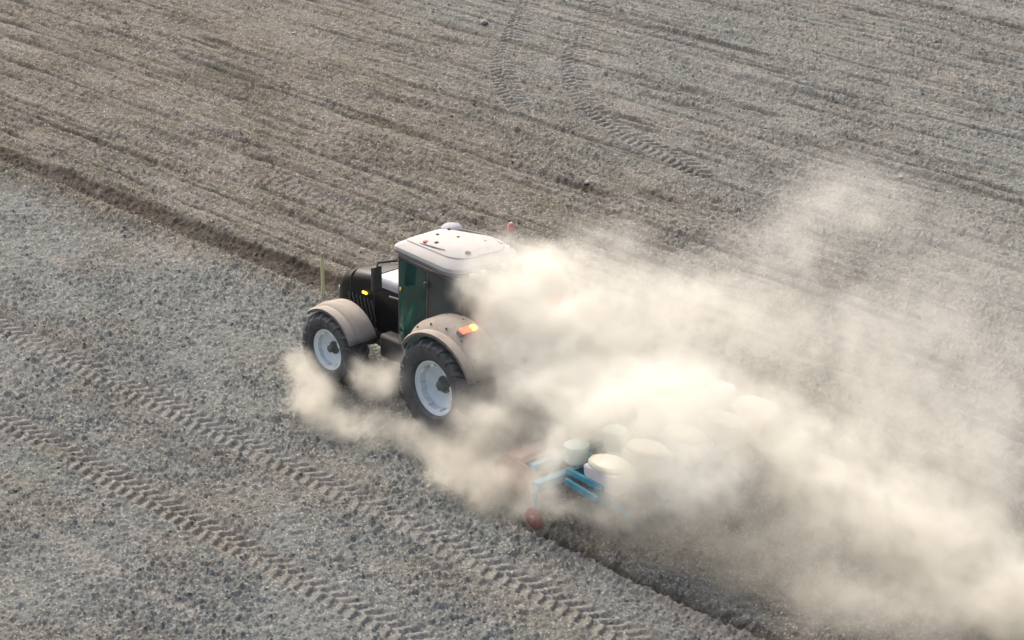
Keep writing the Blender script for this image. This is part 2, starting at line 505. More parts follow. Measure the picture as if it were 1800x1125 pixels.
def gh(xs, ys):
    return ground_fields(np.array(xs, float), np.array(ys, float), np.ones(len(xs)))[0]

def in_view(n, seed, spread=1.0):
    """random ground points, evenly over the part of the field that is seen"""
    rg = np.random.default_rng(seed)
    a = math.atan2(v2.y, v2.x) + rg.uniform(-R(13.2), R(13.2), n)
    r = np.sqrt(rg.uniform(27.5 ** 2, 80 ** 2, n))
    return CAMP.x + r * np.cos(a), CAMP.y + r * np.sin(a), rg

def merged_mesh(name, V, F, mats, attrs=None, mi=None):
    me = bpy.data.meshes.new(name)
    me.vertices.add(len(V)); me.vertices.foreach_set("co", V.astype(np.float32).ravel())
    k = F.shape[1]
    me.loops.add(F.size); me.polygons.add(len(F))
    me.loops.foreach_set("vertex_index", F.astype(np.int32).ravel())
    me.polygons.foreach_set("loop_start", np.arange(0, F.size, k, dtype=np.int32))
    me.update(calc_edges=True)
    for n, a in (attrs or {}).items():
        at = me.attributes.new(n, 'FLOAT', 'POINT'); at.data.foreach_set("value", a.astype(np.float32))
    for m in mats: me.materials.append(m)
    o = bpy.data.objects.new(name, me); COL.objects.link(o)
    return o

def ico():
    t = (1 + 5 ** .5) / 2
    V = np.array([(-1, t, 0), (1, t, 0), (-1, -t, 0), (1, -t, 0), (0, -1, t), (0, 1, t), (0, -1, -t), (0, 1, -t), (t, 0, -1), (t, 0, 1), (-t, 0, -1), (-t, 0, 1)], float)
    V /= np.linalg.norm(V[0])
    F = np.array([(0, 11, 5), (0, 5, 1), (0, 1, 7), (0, 7, 10), (0, 10, 11), (1, 5, 9), (5, 11, 4), (11, 10, 2), (10, 7, 6), (7, 1, 8),
                  (3, 9, 4), (3, 4, 2), (3, 2, 6), (3, 6, 8), (3, 8, 9), (4, 9, 5), (2, 4, 11), (6, 2, 10), (8, 6, 7), (9, 8, 1)])
    return V, F

def clods():
    N = 120000
    x, y, rg = in_view(N, 5)
    h, brown, moist, pale = ground_fields(x, y, np.ones(N))
    patch = fbm(x * .55, y * .9, 131, 3)
    keep = rg.random(N) < (.25 + .75 * sstep(.35, .65, patch)) * (1 - .8 * np.clip(pale, 0, 1)) * (1 - .35 * (y > 2.4))
    x, y, h, brown, moist, pale = [a[keep] for a in (x, y, h, brown, moist, pale)]
    n = len(x)
    s = .007 + .022 * rg.random(n) ** 3.5
    big = rg.random(n) < .004; s[big] *= 1.6
    V0, F0 = ico()
    V = V0[None] * (1 + .35 * (rg.random((n, 12, 1)) - .5)) * (s[:, None] * rg.uniform(.75, 1.35, (n, 3)))[:, None, :]
    a = rg.uniform(0, 6.28, n); ca, sa = np.cos(a)[:, None], np.sin(a)[:, None]
    X = V[..., 0] * ca - V[..., 1] * sa; Y = V[..., 0] * sa + V[..., 1] * ca
    V = np.stack([X + x[:, None], Y + y[:, None], V[..., 2] * .5 + (h + s * .15)[:, None]], -1)
    F = (F0[None] + 12 * np.arange(n)[:, None, None]).reshape(-1, 3)
    rp = lambda q: np.repeat(q, 12)
    o = merged_mesh("soil_clods", V.reshape(-1, 3), F, [M_SOIL], {"brown": rp(brown), "moist": rp(moist * .6), "pale": rp(np.clip(pale * .5 + 1.3 * (rg.random(n) ** 3), 0, 1))})
    tag(o, "loose crumbs and clods of dry soil strewn over the whole field", "soil", kind='stuff')
clods()

def blades():
    """dry straw, stubble and small weeds"""
    x1, y1, rg = in_view(26000, 9)
    den = .12 + .5 * band(y1, 2.6, 13, 1.5) * sstep(.4, .65, fbm(x1 * .7, y1 * .9, 201, 3))
    k = rg.random(len(x1)) < den; x1, y1 = x1[k], y1[k]
    x2 = rg.uniform(-24, -1, 4200); y2 = 1.5 + rg.normal(0, .19, 4200)
    x3 = rg.uniform(-24, -1, 900); y3 = 2.75 + rg.normal(0, .12, 900)
    x = np.concatenate([x1, x2, x3]); y = np.concatenate([y1, y2, y3]); n = len(x)
    h = gh(x, y)
    L = rg.uniform(.03, .11, n); w = rg.uniform(.003, .008, n)
    a = rg.uniform(0, 6.28, n); tilt = rg.uniform(.05, 1.0, n) ** .8
    flat = rg.random(n) < np.where(np.arange(n) < len(x1), .8, .35); tilt[flat] = rg.uniform(.0, .25, flat.sum())
    dx = np.cos(a) * np.cos(tilt * 1.4); dy = np.sin(a) * np.cos(tilt * 1.4); dz = np.sin(tilt * 1.4)
    D = np.stack([dx, dy, dz], 1) * L[:, None]
    W = np.stack([-np.sin(a), np.cos(a), np.zeros(n)], 1) * w[:, None]
    B = np.stack([x, y, h + .008], 1)
    mid = B + D * .55 + np.array([0, 0, .008]); tip = B + D + np.stack([dx * 0, dy * 0, -L * .12 * (1 - tilt)], 1)
    V = np.stack([B - W, B + W, mid + W * .8, mid - W * .8, tip + W * .15, tip - W * .15], 1)
    F = (np.array([(0, 1, 2, 3), (3, 2, 4, 5)])[None] + 6 * np.arange(n)[:, None, None]).reshape(-1, 4)
    hue = np.repeat(np.clip(rg.random(n) ** 2.2, 0, 1), 6)
    m = bpy.data.materials.new("straw"); m.use_nodes = True; nt = m.node_tree
    at = nt.nodes.new("ShaderNodeAttribute"); at.attribute_name = "hue"
    cr = nt.nodes.new("ShaderNodeValToRGB"); cr.color_ramp.elements[0].color = (.30, .27, .21, 1); cr.color_ramp.elements[1].color = (.15, .17, .09, 1)
    e = cr.color_ramp.elements.new(.45); e.color = (.24, .22, .16, 1)
    link(nt, at.outputs["Fac"], cr.inputs[0]); link(nt, cr.outputs[0], nt.nodes["Principled BSDF"].inputs["Base Color"])
    nt.nodes["Principled BSDF"].inputs["Roughness"].default_value = .8
    o = merged_mesh("dry_grass", V.reshape(-1, 3), F, [m], {"hue": hue})
    tag(o, "short dry grass and straw bits on the furrow ridge and brown soil", "grass", kind='stuff')
blades()

# ---------------------------------------------------------------- single stones and the stake
M_ROCK = mat("stone_grey", (.30, .29, .27), .9, bump=.6, nscale=20)
def stone(loc, s, label, sq=(1, 1, 1), m=None, seed=0):
    import bmesh
    b = bmesh.new(); bmesh.ops.create_icosphere(b, subdivisions=3, radius=1)
    rg = random.Random(seed); ks = [Vector((rg.uniform(-1, 1), rg.uniform(-1, 1), rg.uniform(-1, 1))).normalized() for _ in range(9)]
    for v in b.verts:
        d = 1.0
        for k in ks:
            t = v.co.normalized().dot(k)
            if t > .62: d = min(d, .62 / t + .1)
        v.co = Vector((v.co.x * sq[0], v.co.y * sq[1], v.co.z * sq[2])) * d * s
    me = bpy.data.meshes.new("stone"); b.to_mesh(me); b.free(); me.materials.append(m or M_ROCK)
    o = bpy.data.objects.new("stone", me); COL.objects.link(o)
    z = float(gh([loc[0]], [loc[1]])[0])
    o.location = (loc[0], loc[1], z + s * sq[2] * .35); o.rotation_euler = (0, 0, rg.uniform(0, 6))
    tag(o, label, "stone", "larger stones lying on the field"); return o
STONES = [((-20.75, 18.9), .13, "grey squarish rock at the top edge, left of the wheel prints", (1, .8, .7)),
          ((-8.35, 10.75), .07, "small rounded stone lying in the dark damp hollow", (1, 1, .7)),
          ((-3.7, 16.5), .07, "flat stone at the upper edge of the drifting dust", (1.5, .7, .35)),
          ((-13.0, 21.7), .05, "small stone far right of the two curved wheel prints", (1, .9, .6)),
          ((-23.7, 14.3), .06, "flat stone on the far left of the upper field", (1.5, .8, .4))]
for i, (l, s, lb, sq) in enumerate(STONES): stone(l, s, lb, sq, seed=i + 3)

M_STAKE = mat("stake_paint", (.74, .69, .34), .75, dust=.3)
M_STAKE_T = mat("stake_top", (.42, .40, .30), .8)
st = empty("marker_stake", (-6.62, 1.45, 0))
tag(st, "thin upright yellow-green marker stake with grey top, beyond the front wheel", "stake")
MB().beam((0, 0, -.12), (0, 0, .93), .075, .03).build("stake_shaft", M_STAKE, st, bevel=.004)
MB().beam((0, 0, .932), (.0, .0, 1.03), .06, .022).build("stake_tip", M_STAKE_T, st, bevel=.004)

# ---------------------------------------------------------------- tractor
M_BLACK = mat("black_paint", (.006, .007, .008), .28, dust=.02)
M_BLACK.node_tree.nodes['Principled BSDF'].inputs['Specular IOR Level'].default_value = .22
M_DARK = mat("dark_plastic", (.02, .021, .022), .55, dust=.3)
M_CHASS = mat("chassis_grey", (.06, .06, .058), .6, dust=.55)
M_RUB = mat("tyre_rubber", (.022, .023, .024), .85, dust=.75, dustcol=(.22, .21, .20), bump=.4, nscale=14)
M_RIM = mat("rim_paint", (.74, .80, .80), .45, dust=.25, dustcol=(.5, .5, .47), var=.07)
M_HUB = mat("hub_dark", (.07, .09, .095), .5, dust=.4)
M_FEND = mat("dusty_fender", (.10, .095, .09), .7, dust=1.05, dustcol=(.36, .315, .26), nscale=4, bump=.5)
M_ROOF = mat("roof_white", (.52, .52, .51), .55, dust=.85, dustcol=(.39, .365, .33), nscale=2.2)
M_ROOFD = mat("roof_trim", (.20, .21, .21), .5, dust=.4)
M_GLASS = glass_mat("green_glass", (.22, .60, .50), (.08, .22, .18))
M_GLASSC = glass_mat("clear_glass", (.35, .48, .46), (.30, .32, .30))
M_SEAT = mat("seat_cloth", (.03, .03, .035), .9)
M_GREEN = mat("interior_green", (.08, .30, .22), .7)
M_AMB = mat("amber_lens", (.8, .35, .02), .3, emit=(1, .62, .05), estr=1.6)
M_RED = mat("red_lens", (.8, .06, .03), .3, emit=(1.0, .14, .07), estr=1.3)
M_ORG = mat("orange_lens", (.9, .3, .03), .3, emit=(1, .42, .06), estr=2.2)
M_LENS = mat("lamp_lens", (.55, .58, .6), .15)
M_STEEL = mat("bare_steel", (.42, .43, .43), .4, metal=.7, dust=.4)
M_SHEEN = mat("hood_sheen_pale", (.36, .37, .38), .35, dust=.15)  # pale tone for the painted reflection on the black hood

TR = empty("tractor", (0, 0, 0), math.pi)
tag(TR, "black and green tractor with white cab roof and pale rims raising dust", "tractor")
WB = 3.1

def make_wheel(Rt, W, Rr, nl, dish, left=True):
    s = 1 if left else -1
    w = empty("wheel", parent=TR)
    t = MB()
    hw = W / 2
    prof = [(-hw * .62, Rr), (-hw * .88, Rr + .06), (-hw, Rr + (Rt - Rr) * .45), (-hw * .96, Rt - .11), (-hw * .72, Rt - .075), (0, Rt - .06),
            (hw * .72, Rt - .075), (hw * .96, Rt - .11), (hw, Rr + (Rt - Rr) * .45), (hw * .88, Rr + .06), (hw * .62, Rr)]
    t.lathe(prof, n=64, caps=False)
    for side in (-1, 1):                      # tread lugs
        for i in range(nl):
            a0 = 2 * math.pi * (i + (.5 if side > 0 else 0)) / nl
            ss = []
            for k in range(6):
                f = k / 5
                yy = side * (-.02 + f * (hw * 1.0 + .03))
                rr = Rt - .035 * f ** 2 - (.09 if k == 5 else 0)
                a = a0 - .32 * f / (Rt / .9)
                th = .034 / Rt
                ri = rr - .09
                ss.append([(r * math.cos(aa), yy, r * math.sin(aa)) for r, aa in ((ri, a - th * 1.5), (rr, a - th), (rr, a + th), (ri, a + th * 1.5))])
            t.loft(ss)
    ty = t.build("tyre", M_RUB, w, smooth=30)
    # rim: flange, barrel, dished disc
    o = s * hw
    m = MB()
    fl = hw * .66
    m.lathe([(s * fl * .985, Rr + .012), (s * fl * 1.03, Rr + .014), (s * fl * 1.02, Rr - .012), (s * fl * .86, Rr - .03), (s * fl * .80, Rr - .055), (s * fl * .25, Rr - .075),
             (s * (fl - dish * .55), Rr * .80), (s * (fl - dish * .85), Rr * .62), (s * (fl - dish), Rr * .46), (s * (fl - dish * .96), Rr * .30),
             (s * (fl - dish * 1.02), Rr * .30), (s * (fl - dish - .05), Rr * .5), (-s * fl, Rr - .07), (-s * fl * 1.02, Rr + .01), (s * fl * .985, Rr + .012)], n=64)
    for k in range(8):                        # brackets between rim and disc
        a = 2 * math.pi * k / 8
        c = Vector((math.cos(a) * Rr * .84, s * (fl - dish * .35), math.sin(a) * Rr * .84))
        m.box(c, (.05, dish * .5, .10), Matrix.Rotation(-a, 3, 'Y'))
    m.build("rim", M_RIM, w, smooth=40)
    hb = MB()
    d = fl - dish
    hb.lathe([(s * (d - .06), Rr * .33), (s * (d + .02), Rr * .33), (s * (d + .03), Rr * .29), (s * (d + .05), Rr * .2), (s * (d + .14), Rr * .18), (s * (d + .155), Rr * .12), (s * (d + .155), .001)], n=32)
    for k in range(10):
        a = 2 * math.pi * k / 10
        hb.tube([(math.cos(a) * Rr * .25, s * (d + .02), math.sin(a) * Rr * .25), (math.cos(a) * Rr * .25, s * (d + .06), math.sin(a) * Rr * .25)], .014, 6)
    hb.build("hub", M_HUB, w)
    return w
REARR, FRONTR = .93, .74
for left in (True, False):
    s = 1 if left else -1
    a = make_wheel(REARR, .66, .50, 20, .26, left); a.location = (0, s * 1.14, REARR - .045); a.rotation_euler = (0, .2, 0)
    b = make_wheel(FRONTR, .56, .385, 18, .18, left); b.location = (WB, s * 1.10, FRONTR - .04); b.rotation_euler = (0, .5, R(1.5))

# chassis and axles
c = MB()
c.loft([[(x, y * w, z) for y, z in ((-1, zb), (1, zb), (1, zt), (-1, zt))] for x, w, zb, zt in ((-.45, .22, .60, 1.25), (.2, .30, .55, 1.3), (.5, .26, .58, 1.1), (1.6, .22, .55, 1.05), (2.4, .24, .50, 1.05), (3.6, .20, .62, 1.05), (3.9, .18, .7, 1.0))])
c.build("chassis", M_CHASS, TR, bevel=.02)
c = MB(); c.lathe([(-1.0, .12), (-.55, .17), (-.3, .26), (.3, .26), (.55, .17), (1.0, .12)], (0, 0, REARR - .045), 24); c.build("rear_axle", M_CHASS, TR)
c = MB(); c.lathe([(-.95, .09), (-.5, .11), (-.2, .16), (.2, .16), (.5, .11), (.95, .09)], (WB, 0, FRONTR - .06), 20)
c.tube([(WB - .25, -.8, FRONTR), (WB - .25, .8, FRONTR)], .03); c.build("front_axle", M_CHASS, TR)

# hood
def rsec(x, w, zb, zt, r, n=5, tw=1.0):
    pts = [(-w, zb), ]
    out = []
    for sgn in (-1, 1):
        arc = []
        for k in range(n + 1):
            a = math.pi / 2 * k / n
            arc.append((sgn * (w * tw - r + r * math.cos(a)), zt - r + r * math.sin(a)))
        if sgn > 0: out += [(w, zb)] + arc
        else: left = arc[::-1] + [(-w, zb)]
    return [(x, y, z) for y, z in out + left]
hd = MB()
secs = [(1.62, .44, 1.02, 2.08, .14), (2.2, .44, 1.0, 2.09, .15), (2.9, .43, .98, 2.05, .17), (3.4, .42, .96, 1.98, .2), (3.68, .40, .98, 1.88, .22), (3.84, .36, 1.0, 1.72, .22), (3.92, .31, 1.04, 1.52, .18), (3.94, .27, 1.08, 1.36, .1)]
hd.loft([rsec(*q) for q in secs])
HOOD = hd.build("hood", M_BLACK, TR, smooth=50)
MB().loft([rsec(x, w, zb, zt, r) for x, w, zb, zt, r in ((1.9, .452, 1.90, 2.105, .14), (2.62, .448, 1.90, 2.095, .15))]).build("hood_sheen", M_SHEEN, HOOD, smooth=50)  # added pale skin standing in for the reflection on the hood top
for s in (-1, 1):
    g = MB()
    for k in range(7): g.box((2.75 + k * .11, s * .435, 1.35), (.05, .02, .42), Matrix.Rotation(.3, 3, 'Y'))
    g.build("side_grille", M_DARK, HOOD)
for s in (-1, 1):
    g = MB(); g.box((2.05, s * .46, 1.80), (.42, .025, .03), Matrix.Rotation(.08, 3, 'Y'))
    g.build("chrome_strip", M_STEEL, HOOD, bevel=.004)
g = MB()
for k in range(6): g.box((3.945, 0, 1.14 + k * .05), (.03, .44, .02))
g.build("front_grille", M_DARK, HOOD)
for s in (-1, 1):
    MB().box((3.90, s * .24, 1.47), (.09, .14, .09)).build("headlight", M_LENS, HOOD, bevel=.02)
    MB().box((2.98, s * .455, 1.66), (.13, .035, .05)).build("indicator_lamp", M_AMB, HOOD, bevel=.012)
g = MB()
for x in (2.72, 3.42):
    g.loft([rsec(xx, w + .004, 1.0, zt + .004, r) for xx, w, zt, r in ((x, .435 if x < 3 else .42, 2.065 if x < 3 else 1.975, .16), (x + .014, .435 if x < 3 else .42, 2.065 if x < 3 else 1.973, .16))])
    g.build("hood_seam", M_DARK, HOOD); g = MB()
for s in (-1, 1):
    g = MB(); g.tube([(2.6, s * .50, 1.05), (2.9, s * .55, .82), (3.0, s * .62, .72)], .022, 8); g.build("brake_hose", M_DARK, TR)
    pass
    for z in (1.35, 2.5):
        g = MB(); g.box((.80, s * .845, z), (.06, .05, .12)); g.build("door_hinge", M_DARK, TR, bevel=.01)
# nose weights
w = MB()
for k in range(8): w.box((4.12, -.28 + k * .08, .78), (.34, .07, .34))
w.build("front_weights", M_CHASS, TR, bevel=.02)
w = MB(); w.tube([(3.8, 0, .75), (4.2, 0, .75)], .06); w.build("weight_bracket", M_CHASS, TR)

# cab
cf = MB()
def pil(a, b, w=.07, d=.07): cf.beam(a, b, w, d)
for s in (-1, 1):
    pil((1.80, s * .60, 1.15), (1.74, s * .62, 2.80), .06, .06)
    pil((.82, s * .80, .95), (.80, s * .74, 2.80), .07, .08)
    pil((-.12, s * .74, 1.35), (-.02, s * .72, 2.80), .08, .08)
    pil((1.80, s * .60, 1.18), (1.45, s * .78, .95), .07, .08)
    pil((1.45, s * .78, .95), (.82, s * .80, .95), .07, .08)
    pil((.80, s * .80, 1.42), (-.12, s * .74, 1.42), .06, .06)
    pil((1.76, s * .62, 2.76), (.80, s * .75, 2.76), .07, .07)
    pil((.80, s * .75, 2.76), (-.02, s * .72, 2.76), .07, .07)
pil((1.80, -.6, 1.30), (1.80, .6, 1.30)); pil((1.76, -.6, 2.78), (1.76, .6, 2.78)); pil((-.10, -.74, 1.45), (-.10, .74, 1.45)); pil((-.02, -.7, 2.78), (-.02, .7, 2.78))
cf.build("cab_frame", M_DARK, TR, bevel=.012)
fl = MB(); fl.loft([[(x, y, z) for y, z in ((-w, .98), (w, .98), (w, 1.16), (-w, 1.16))] for x, w in ((1.72, .58), (1.4, .74), (.8, .76), (-.05, .7))])
fl.box((-.05, 0, 1.28), (.06, 1.36, .3))
fl.build("cab_floor", M_DARK, TR, bevel=.01)
def panel(name, pts, m, th=.012):
    a = [Vector(p) for p in pts]; n = (a[1] - a[0]).cross(a[2] - a[0]).normalized() * th
    b = MB(); b.loft([[p for p in a], [p + n for p in a]]); return b.build(name, m, TR)
for s in (-1, 1):
    panel("door_glass", [(1.77, s * .635, 1.24), (1.43, s * .795, 1.0), (.86, s * .82, 1.0), (.84, s * .765, 2.74), (1.72, s * .64, 2.74)], M_GLASS)
    panel("side_window", [(.77, s * .80, 1.46), (-.08, s * .765, 1.46), (.0, s * .74, 2.73), (.77, s * .765, 2.73)], M_GLASSC)
    MB().box((.93, s * .84, 1.35), (.16, .04, .04)).build("door_handle", M_STEEL, TR, bevel=.01)
panel("windscreen", [(1.82, -.57, 1.33), (1.82, .57, 1.33), (1.78, .58, 2.74), (1.78, -.58, 2.74)], M_GLASSC)
panel("rear_window", [(-.12, -.7, 1.5), (-.12, .7, 1.5), (-.04, .68, 2.74), (-.04, -.68, 2.74)], M_GLASSC)
sb = MB(); sb.box((.42, 0, 1.48), (.5, .5, .16)); sb.box((.2, 0, 1.86), (.14, .48, .68), Matrix.Rotation(-.12, 3, 'Y')); sb.box((.42, 0, 1.28), (.3, .3, .3)); sb.box((.42, .32, 1.68), (.36, .08, .06)); sb.box((.42, -.32, 1.68), (.36, .08, .06))
sb.build("seat", M_SEAT, TR, bevel=.04)
sw = MB()
ring = [(1.15 + .19 * math.cos(t) * .8, .19 * math.sin(t), 1.95 + .19 * math.cos(t) * .6 * -1) for t in [2 * math.pi * k / 24 for k in range(25)]]
sw.tube(ring, .014, 6); sw.tube([(1.15, 0, 1.94), (1.45, 0, 1.5)], .03); sw.box((1.5, 0, 1.45), (.22, .4, .5))
sw.build("steering_wheel", M_SEAT, TR)
panel("interior_trim", [(1.60, -.50, 1.17), (.95, -.66, 1.17), (.95, -.66, 1.62), (1.60, -.5, 1.55)], M_GREEN, .02)
# roof
def roofring(z, inset, n=6):
    cs = [(1.93, .64), (1.93, -.60), (-.06, -.80), (-.02, .78)]
    out = []
    for i, (cx, cy_) in enumerate(cs):
        sx = -1 if cx > 0 else 1; sy = -1 if cy_ > 0 else 1
        r = .14 if cx > 0 else .38
        ccx = cx + sx * (r + inset); ccy = cy_ + sy * (r + inset)
        st_ = [0, -90, 180, 90][i]
        for k in range(n + 1):
            a = R([90, 0, -90, 180][i] - 90 * k / n) if False else R([0, -90, -180, -270][i] + 90 - 90 * k / n)
            out.append((ccx + r * math.cos(a), ccy + r * math.sin(a), z + (.03 + .10 * max(0, .30 - inset) / .30 * 0 + .17 * min(1, inset / .3)) * (1 - ((ccx + r * math.cos(a) - .75) / 1.35) ** 2) * (1 if z > 2.9 else 0)))
    return out
rf = MB(); rf.loft([roofring(2.77, .07), roofring(2.80, .0), roofring(2.87, -.02)])
RT = rf.build("roof_rim", M_ROOFD, TR, smooth=40)
rf = MB(); rf.loft([roofring(2.872, -.015), roofring(2.92, -.012), roofring(2.955, .04), roofring(2.965, .12), roofring(2.968, .14), roofring(2.988, .15), roofring(2.985, .26), roofring(2.98, .42)])
ROOF = rf.build("cab_roof", M_ROOF, TR, smooth=28)
for (x, y, r) in ((1.35, .05, .035), (1.0, .38, .04), (.95, -.1, .03), (.45, -.3, .045), (.25, .3, .05), (1.45, -.32, .03)):
    MB().lathe([(3.03, r * 1.2), (3.06, r), (3.075, r * .6)], (x, y, .10 * (1 - ((x - .75) / 1.35) ** 2)), 14, 'Z').build("roof_cap", M_DARK, ROOF)
MB().lathe([(3.03, .055), (3.06, .05), (3.07, .02)], (1.25, .42, .07), 16, 'Z').build("roof_cap", mat("red_cap", (.45, .06, .06), .5, dust=.3), ROOF)
for pts in ([(1.75, -.42, 3.0), (1.3, -.50, 3.12), (.75, -.54, 3.16), (.2, -.5, 3.12)], [(1.75, .45, 2.99), (1.2, .50, 3.10), (.6, .54, 3.15)]):
    g = MB(); g.tube(pts, .012, 6); g.build("roof_rail", M_ROOFD, ROOF)
g = MB(); g.lathe([(3.0, .10), (3.03, .18), (3.09, .20), (3.13, .16), (3.15, .05)], (1.58, -.5, 0), 24, 'Z'); g.build("gps_receiver", mat("receiver_grey", (.25, .265, .31), .6, dust=.2), ROOF)
g = MB(); g.tube([(.15, -.66, 2.98), (.15, -.66, 3.34)], .014, 8); g.build("beacon_pole", M_STEEL, ROOF)
g = MB(); g.lathe([(3.34, .06), (3.36, .07), (3.46, .06), (3.5, .03)], (.15, -.66, 0), 18, 'Z'); g.build("beacon", mat("beacon_red", (.65, .22, .18), .4, dust=.3), ROOF)
for y in (-.5, -.25, .25, .5):
    MB().box((1.94, y, 2.83), (.06, .14, .08)).build("work_lamp", M_LENS, RT, bevel=.015)
    MB().box((-.08, y, 2.83), (.06, .14, .08)).build("work_lamp", M_LENS, RT, bevel=.015)

# fenders
def fender(cx, cz, a0, a1, r0, r1, yi, yo, lip, s, n=18, rise=0.):
    st_ = []
    for k in range(n + 1):
        f = k / n; a = R(a0 + (a1 - a0) * f); r = r0 + (r1 - r0) * f
        def P_(rr, y): return (cx - rr * math.cos(a), s * y, cz + rr * math.sin(a))
        st_.append([P_(r - .05 + rise, yi), P_(r + .01 + rise, yi + .04), P_(r + .035 + rise * .8, yi + (yo - yi) * .5), P_(r + .02, yo - .20), P_(r - .015, yo - .17), P_(r - .005, yo - .05), P_(r - .03, yo), P_(r - .03 - lip, yo - .005)])
    m = MB(); m.loft(st_, caps=False, close=False); return m
M_FIN = M_DARK
for s in (-1, 1):
    fd = fender(0, REARR - .045, 138, 22, 1.04, 1.20, .70, 1.47, .06, s, rise=.13).build("rear_fender", M_FEND, TR, solid=.018, smooth=45)
    # inner side wall of the fender against the cab
    st_ = []
    for k in range(13):
        a = R(138 - 116 * k / 12); r = 1.02 + .14 * k / 12
        st_.append([(-.42 * math.cos(a), s * .72, .885 + .42 * math.sin(a)), (-r * math.cos(a), s * .72, .885 + r * math.sin(a))])
    MB().loft(st_, caps=False, close=False).build("inner_panel", M_DARK, fd, solid=.02)
    a = R(66); rr = 1.27
    rt = Matrix.Rotation(-(math.pi / 2 - a), 3, 'Y')
    c0 = Vector((-rr * math.cos(a), s * 1.03, .885 + rr * math.sin(a)))
    MB().box(c0, (.15, .40, .10), rt).build("lamp_housing", M_FEND, fd, bevel=.03)
    MB().box(c0 + Vector((-.05, s * .07, .05)), (.12, .22, .06), rt).build("tail_light", M_RED, fd, bevel=.02)
    MB().box(c0 + Vector((-.05, -s * .11, .05)), (.12, .13, .06), rt).build("turn_signal", M_ORG, fd, bevel=.02)
    ff = fender(WB, FRONTR - .04, 128, 22, .83, .87, .72, 1.36, .05, s, 14).build("front_fender", M_FEND, TR, solid=.016, smooth=45)
    MB().tube([(WB - .1, s * .6, 1.0), (WB - .1, s * .75, 1.45), (WB - .1, s * 1.1, 1.53)], .025, 8).build("fender_bracket", M_CHASS, ff)
    for k in range(5):                          # fender screws
        a = R(120 - 20 * k)
        for yy_ in (.85, 1.24):
            rr = 1.035 + .16 * (138 - math.degrees(a)) / 116 + (.13 if yy_ < 1 else .06)
            n_ = Vector((-math.cos(a), 0, math.sin(a)))
            c_ = Vector((0, s * yy_, .885)) + n_ * rr
            MB().tube([c_, c_ + n_ * .03], .018, 8).build("fender_bolt", M_DARK, fd)
    # mirror on an arm
    mm = MB(); mm.tube([(1.80, s * .64, 2.66), (1.92, s * 1.0, 2.68), (1.95, s * 1.02, 2.5)], .03, 8)
    ma = mm.build("mirror_arm", M_DARK, TR)
    MB().box((1.95, s * 1.02, 2.36), (.07, .22, .48)).build("mirror", M_DARK, ma, bevel=.02)
    # cab steps
    sp = MB()
    for z, x in ((.45, 1.2), (.72, 1.18)): sp.box((x, s * .86, z), (.34, .24, .03))
    for x in (1.02, 1.38): sp.beam((x, s * .80, .42), (x, s * .76, 1.0), .03, .04)
    sp.build("steps", M_STEEL, TR, bevel=.005)
    tk = MB(); tk.box((1.95, s * .52, .86), (.72, .34, .46)); tk.build("fuel_tank", M_DARK, TR, bevel=.06)
ex = MB(); ex.tube([(1.90, -.62, 1.1), (1.90, -.62, 2.1), (1.90, -.62, 2.9), (1.84, -.62, 3.0)], [.07, .07, .035, .035], 14)
ex.build("exhaust_pipe", M_DARK, TR)
# rear linkage
ln = MB()
for s in (-1, 1):
    ln.beam((-.25, s * .3, .55), (-1.15, s * .42, .62), .06, .09)
    ln.tube([(-.7, s * .37, .6), (-.45, s * .35, 1.2)], .03, 8)
    ln.beam((-.2, s * .3, 1.2), (-.6, s * .35, 1.24), .06, .08)
ln.tube([(-.4, 0, 1.1), (-1.15, 0, 1.12)], .035, 8)
ln.build("rear_linkage", M_CHASS, TR, bevel=.008)

# ---------------------------------------------------------------- red power harrow
M_REDP = mat("red_paint", (.24, .03, .028), .6, dust=.45)
M_BLUE = mat("blue_paint", (.008, .25, .37), .42, dust=.18, dustcol=(.35, .38, .38))
M_PALEB = mat("pale_blue_steel", (.22, .42, .47), .5, dust=.4, dustcol=(.42, .44, .42))
M_WHITE = mat("hopper_white", (.70, .67, .70), .45, dust=.1)
M_CREAM = mat("hopper_cream", (.66, .62, .50), .55, dust=.25, dustcol=(.6, .55, .45))
M_PGREEN = mat("tank_pale_green", (.50, .60, .55), .5, dust=.25, dustcol=(.55, .55, .48))
HW = empty("power_harrow", (2.8, 0, 0), math.pi)
tag(HW, "red power harrow hidden in the dust between the tractor and the planter", "harrow")
b = MB(); b.box((0, 0, .52), (.46, 4.1, .22)); b.box((0, 0, .66), (.30, 4.1, .08)); HB = b.build("gear_trough", M_REDP, HW, bevel=.02)
b = MB(); b.box((.05, 0, .86), (.5, .5, .34)); b.tube([(.3, 0, .86), (2.2, 0, .75)], .05); b.build("gearbox", M_CHASS, HW, bevel=.03)
b = MB()
for s in (-1, 1): b.beam((1.6, s * .42, .62), (.1, s * .42, .72), .07, .1); b.beam((1.55, s * .42, .62), (1.3, s * .15, 1.25), .06, .08); b.beam((1.3, s * .15, 1.25), (-.4, s * .5, .75), .06, .08)
b.build("headstock", M_REDP, HW, bevel=.01)
for s in (-1, 1):
    b = MB(); b.loft([[(x, s * 2.08, z) for x, z in ((.35, .12), (.4, .5), (.1, .72), (-.7, .6), (-.75, .2), (-.3, .08))], [(x, s * 2.11, z) for x, z in ((.35, .12), (.4, .5), (.1, .72), (-.7, .6), (-.75, .2), (-.3, .08))]])
    b.build("side_plate", M_REDP, HW, bevel=.006)
    b = MB(); b.tube([(-.45, s * 1.9, .6), (-.75, s * 1.85, .95)], .05, 10); b.beam((-.4, s * 1.9, .7), (-.7, s * 1.9, .85), .06, .1); b.build("depth_arm", M_REDP, HW)
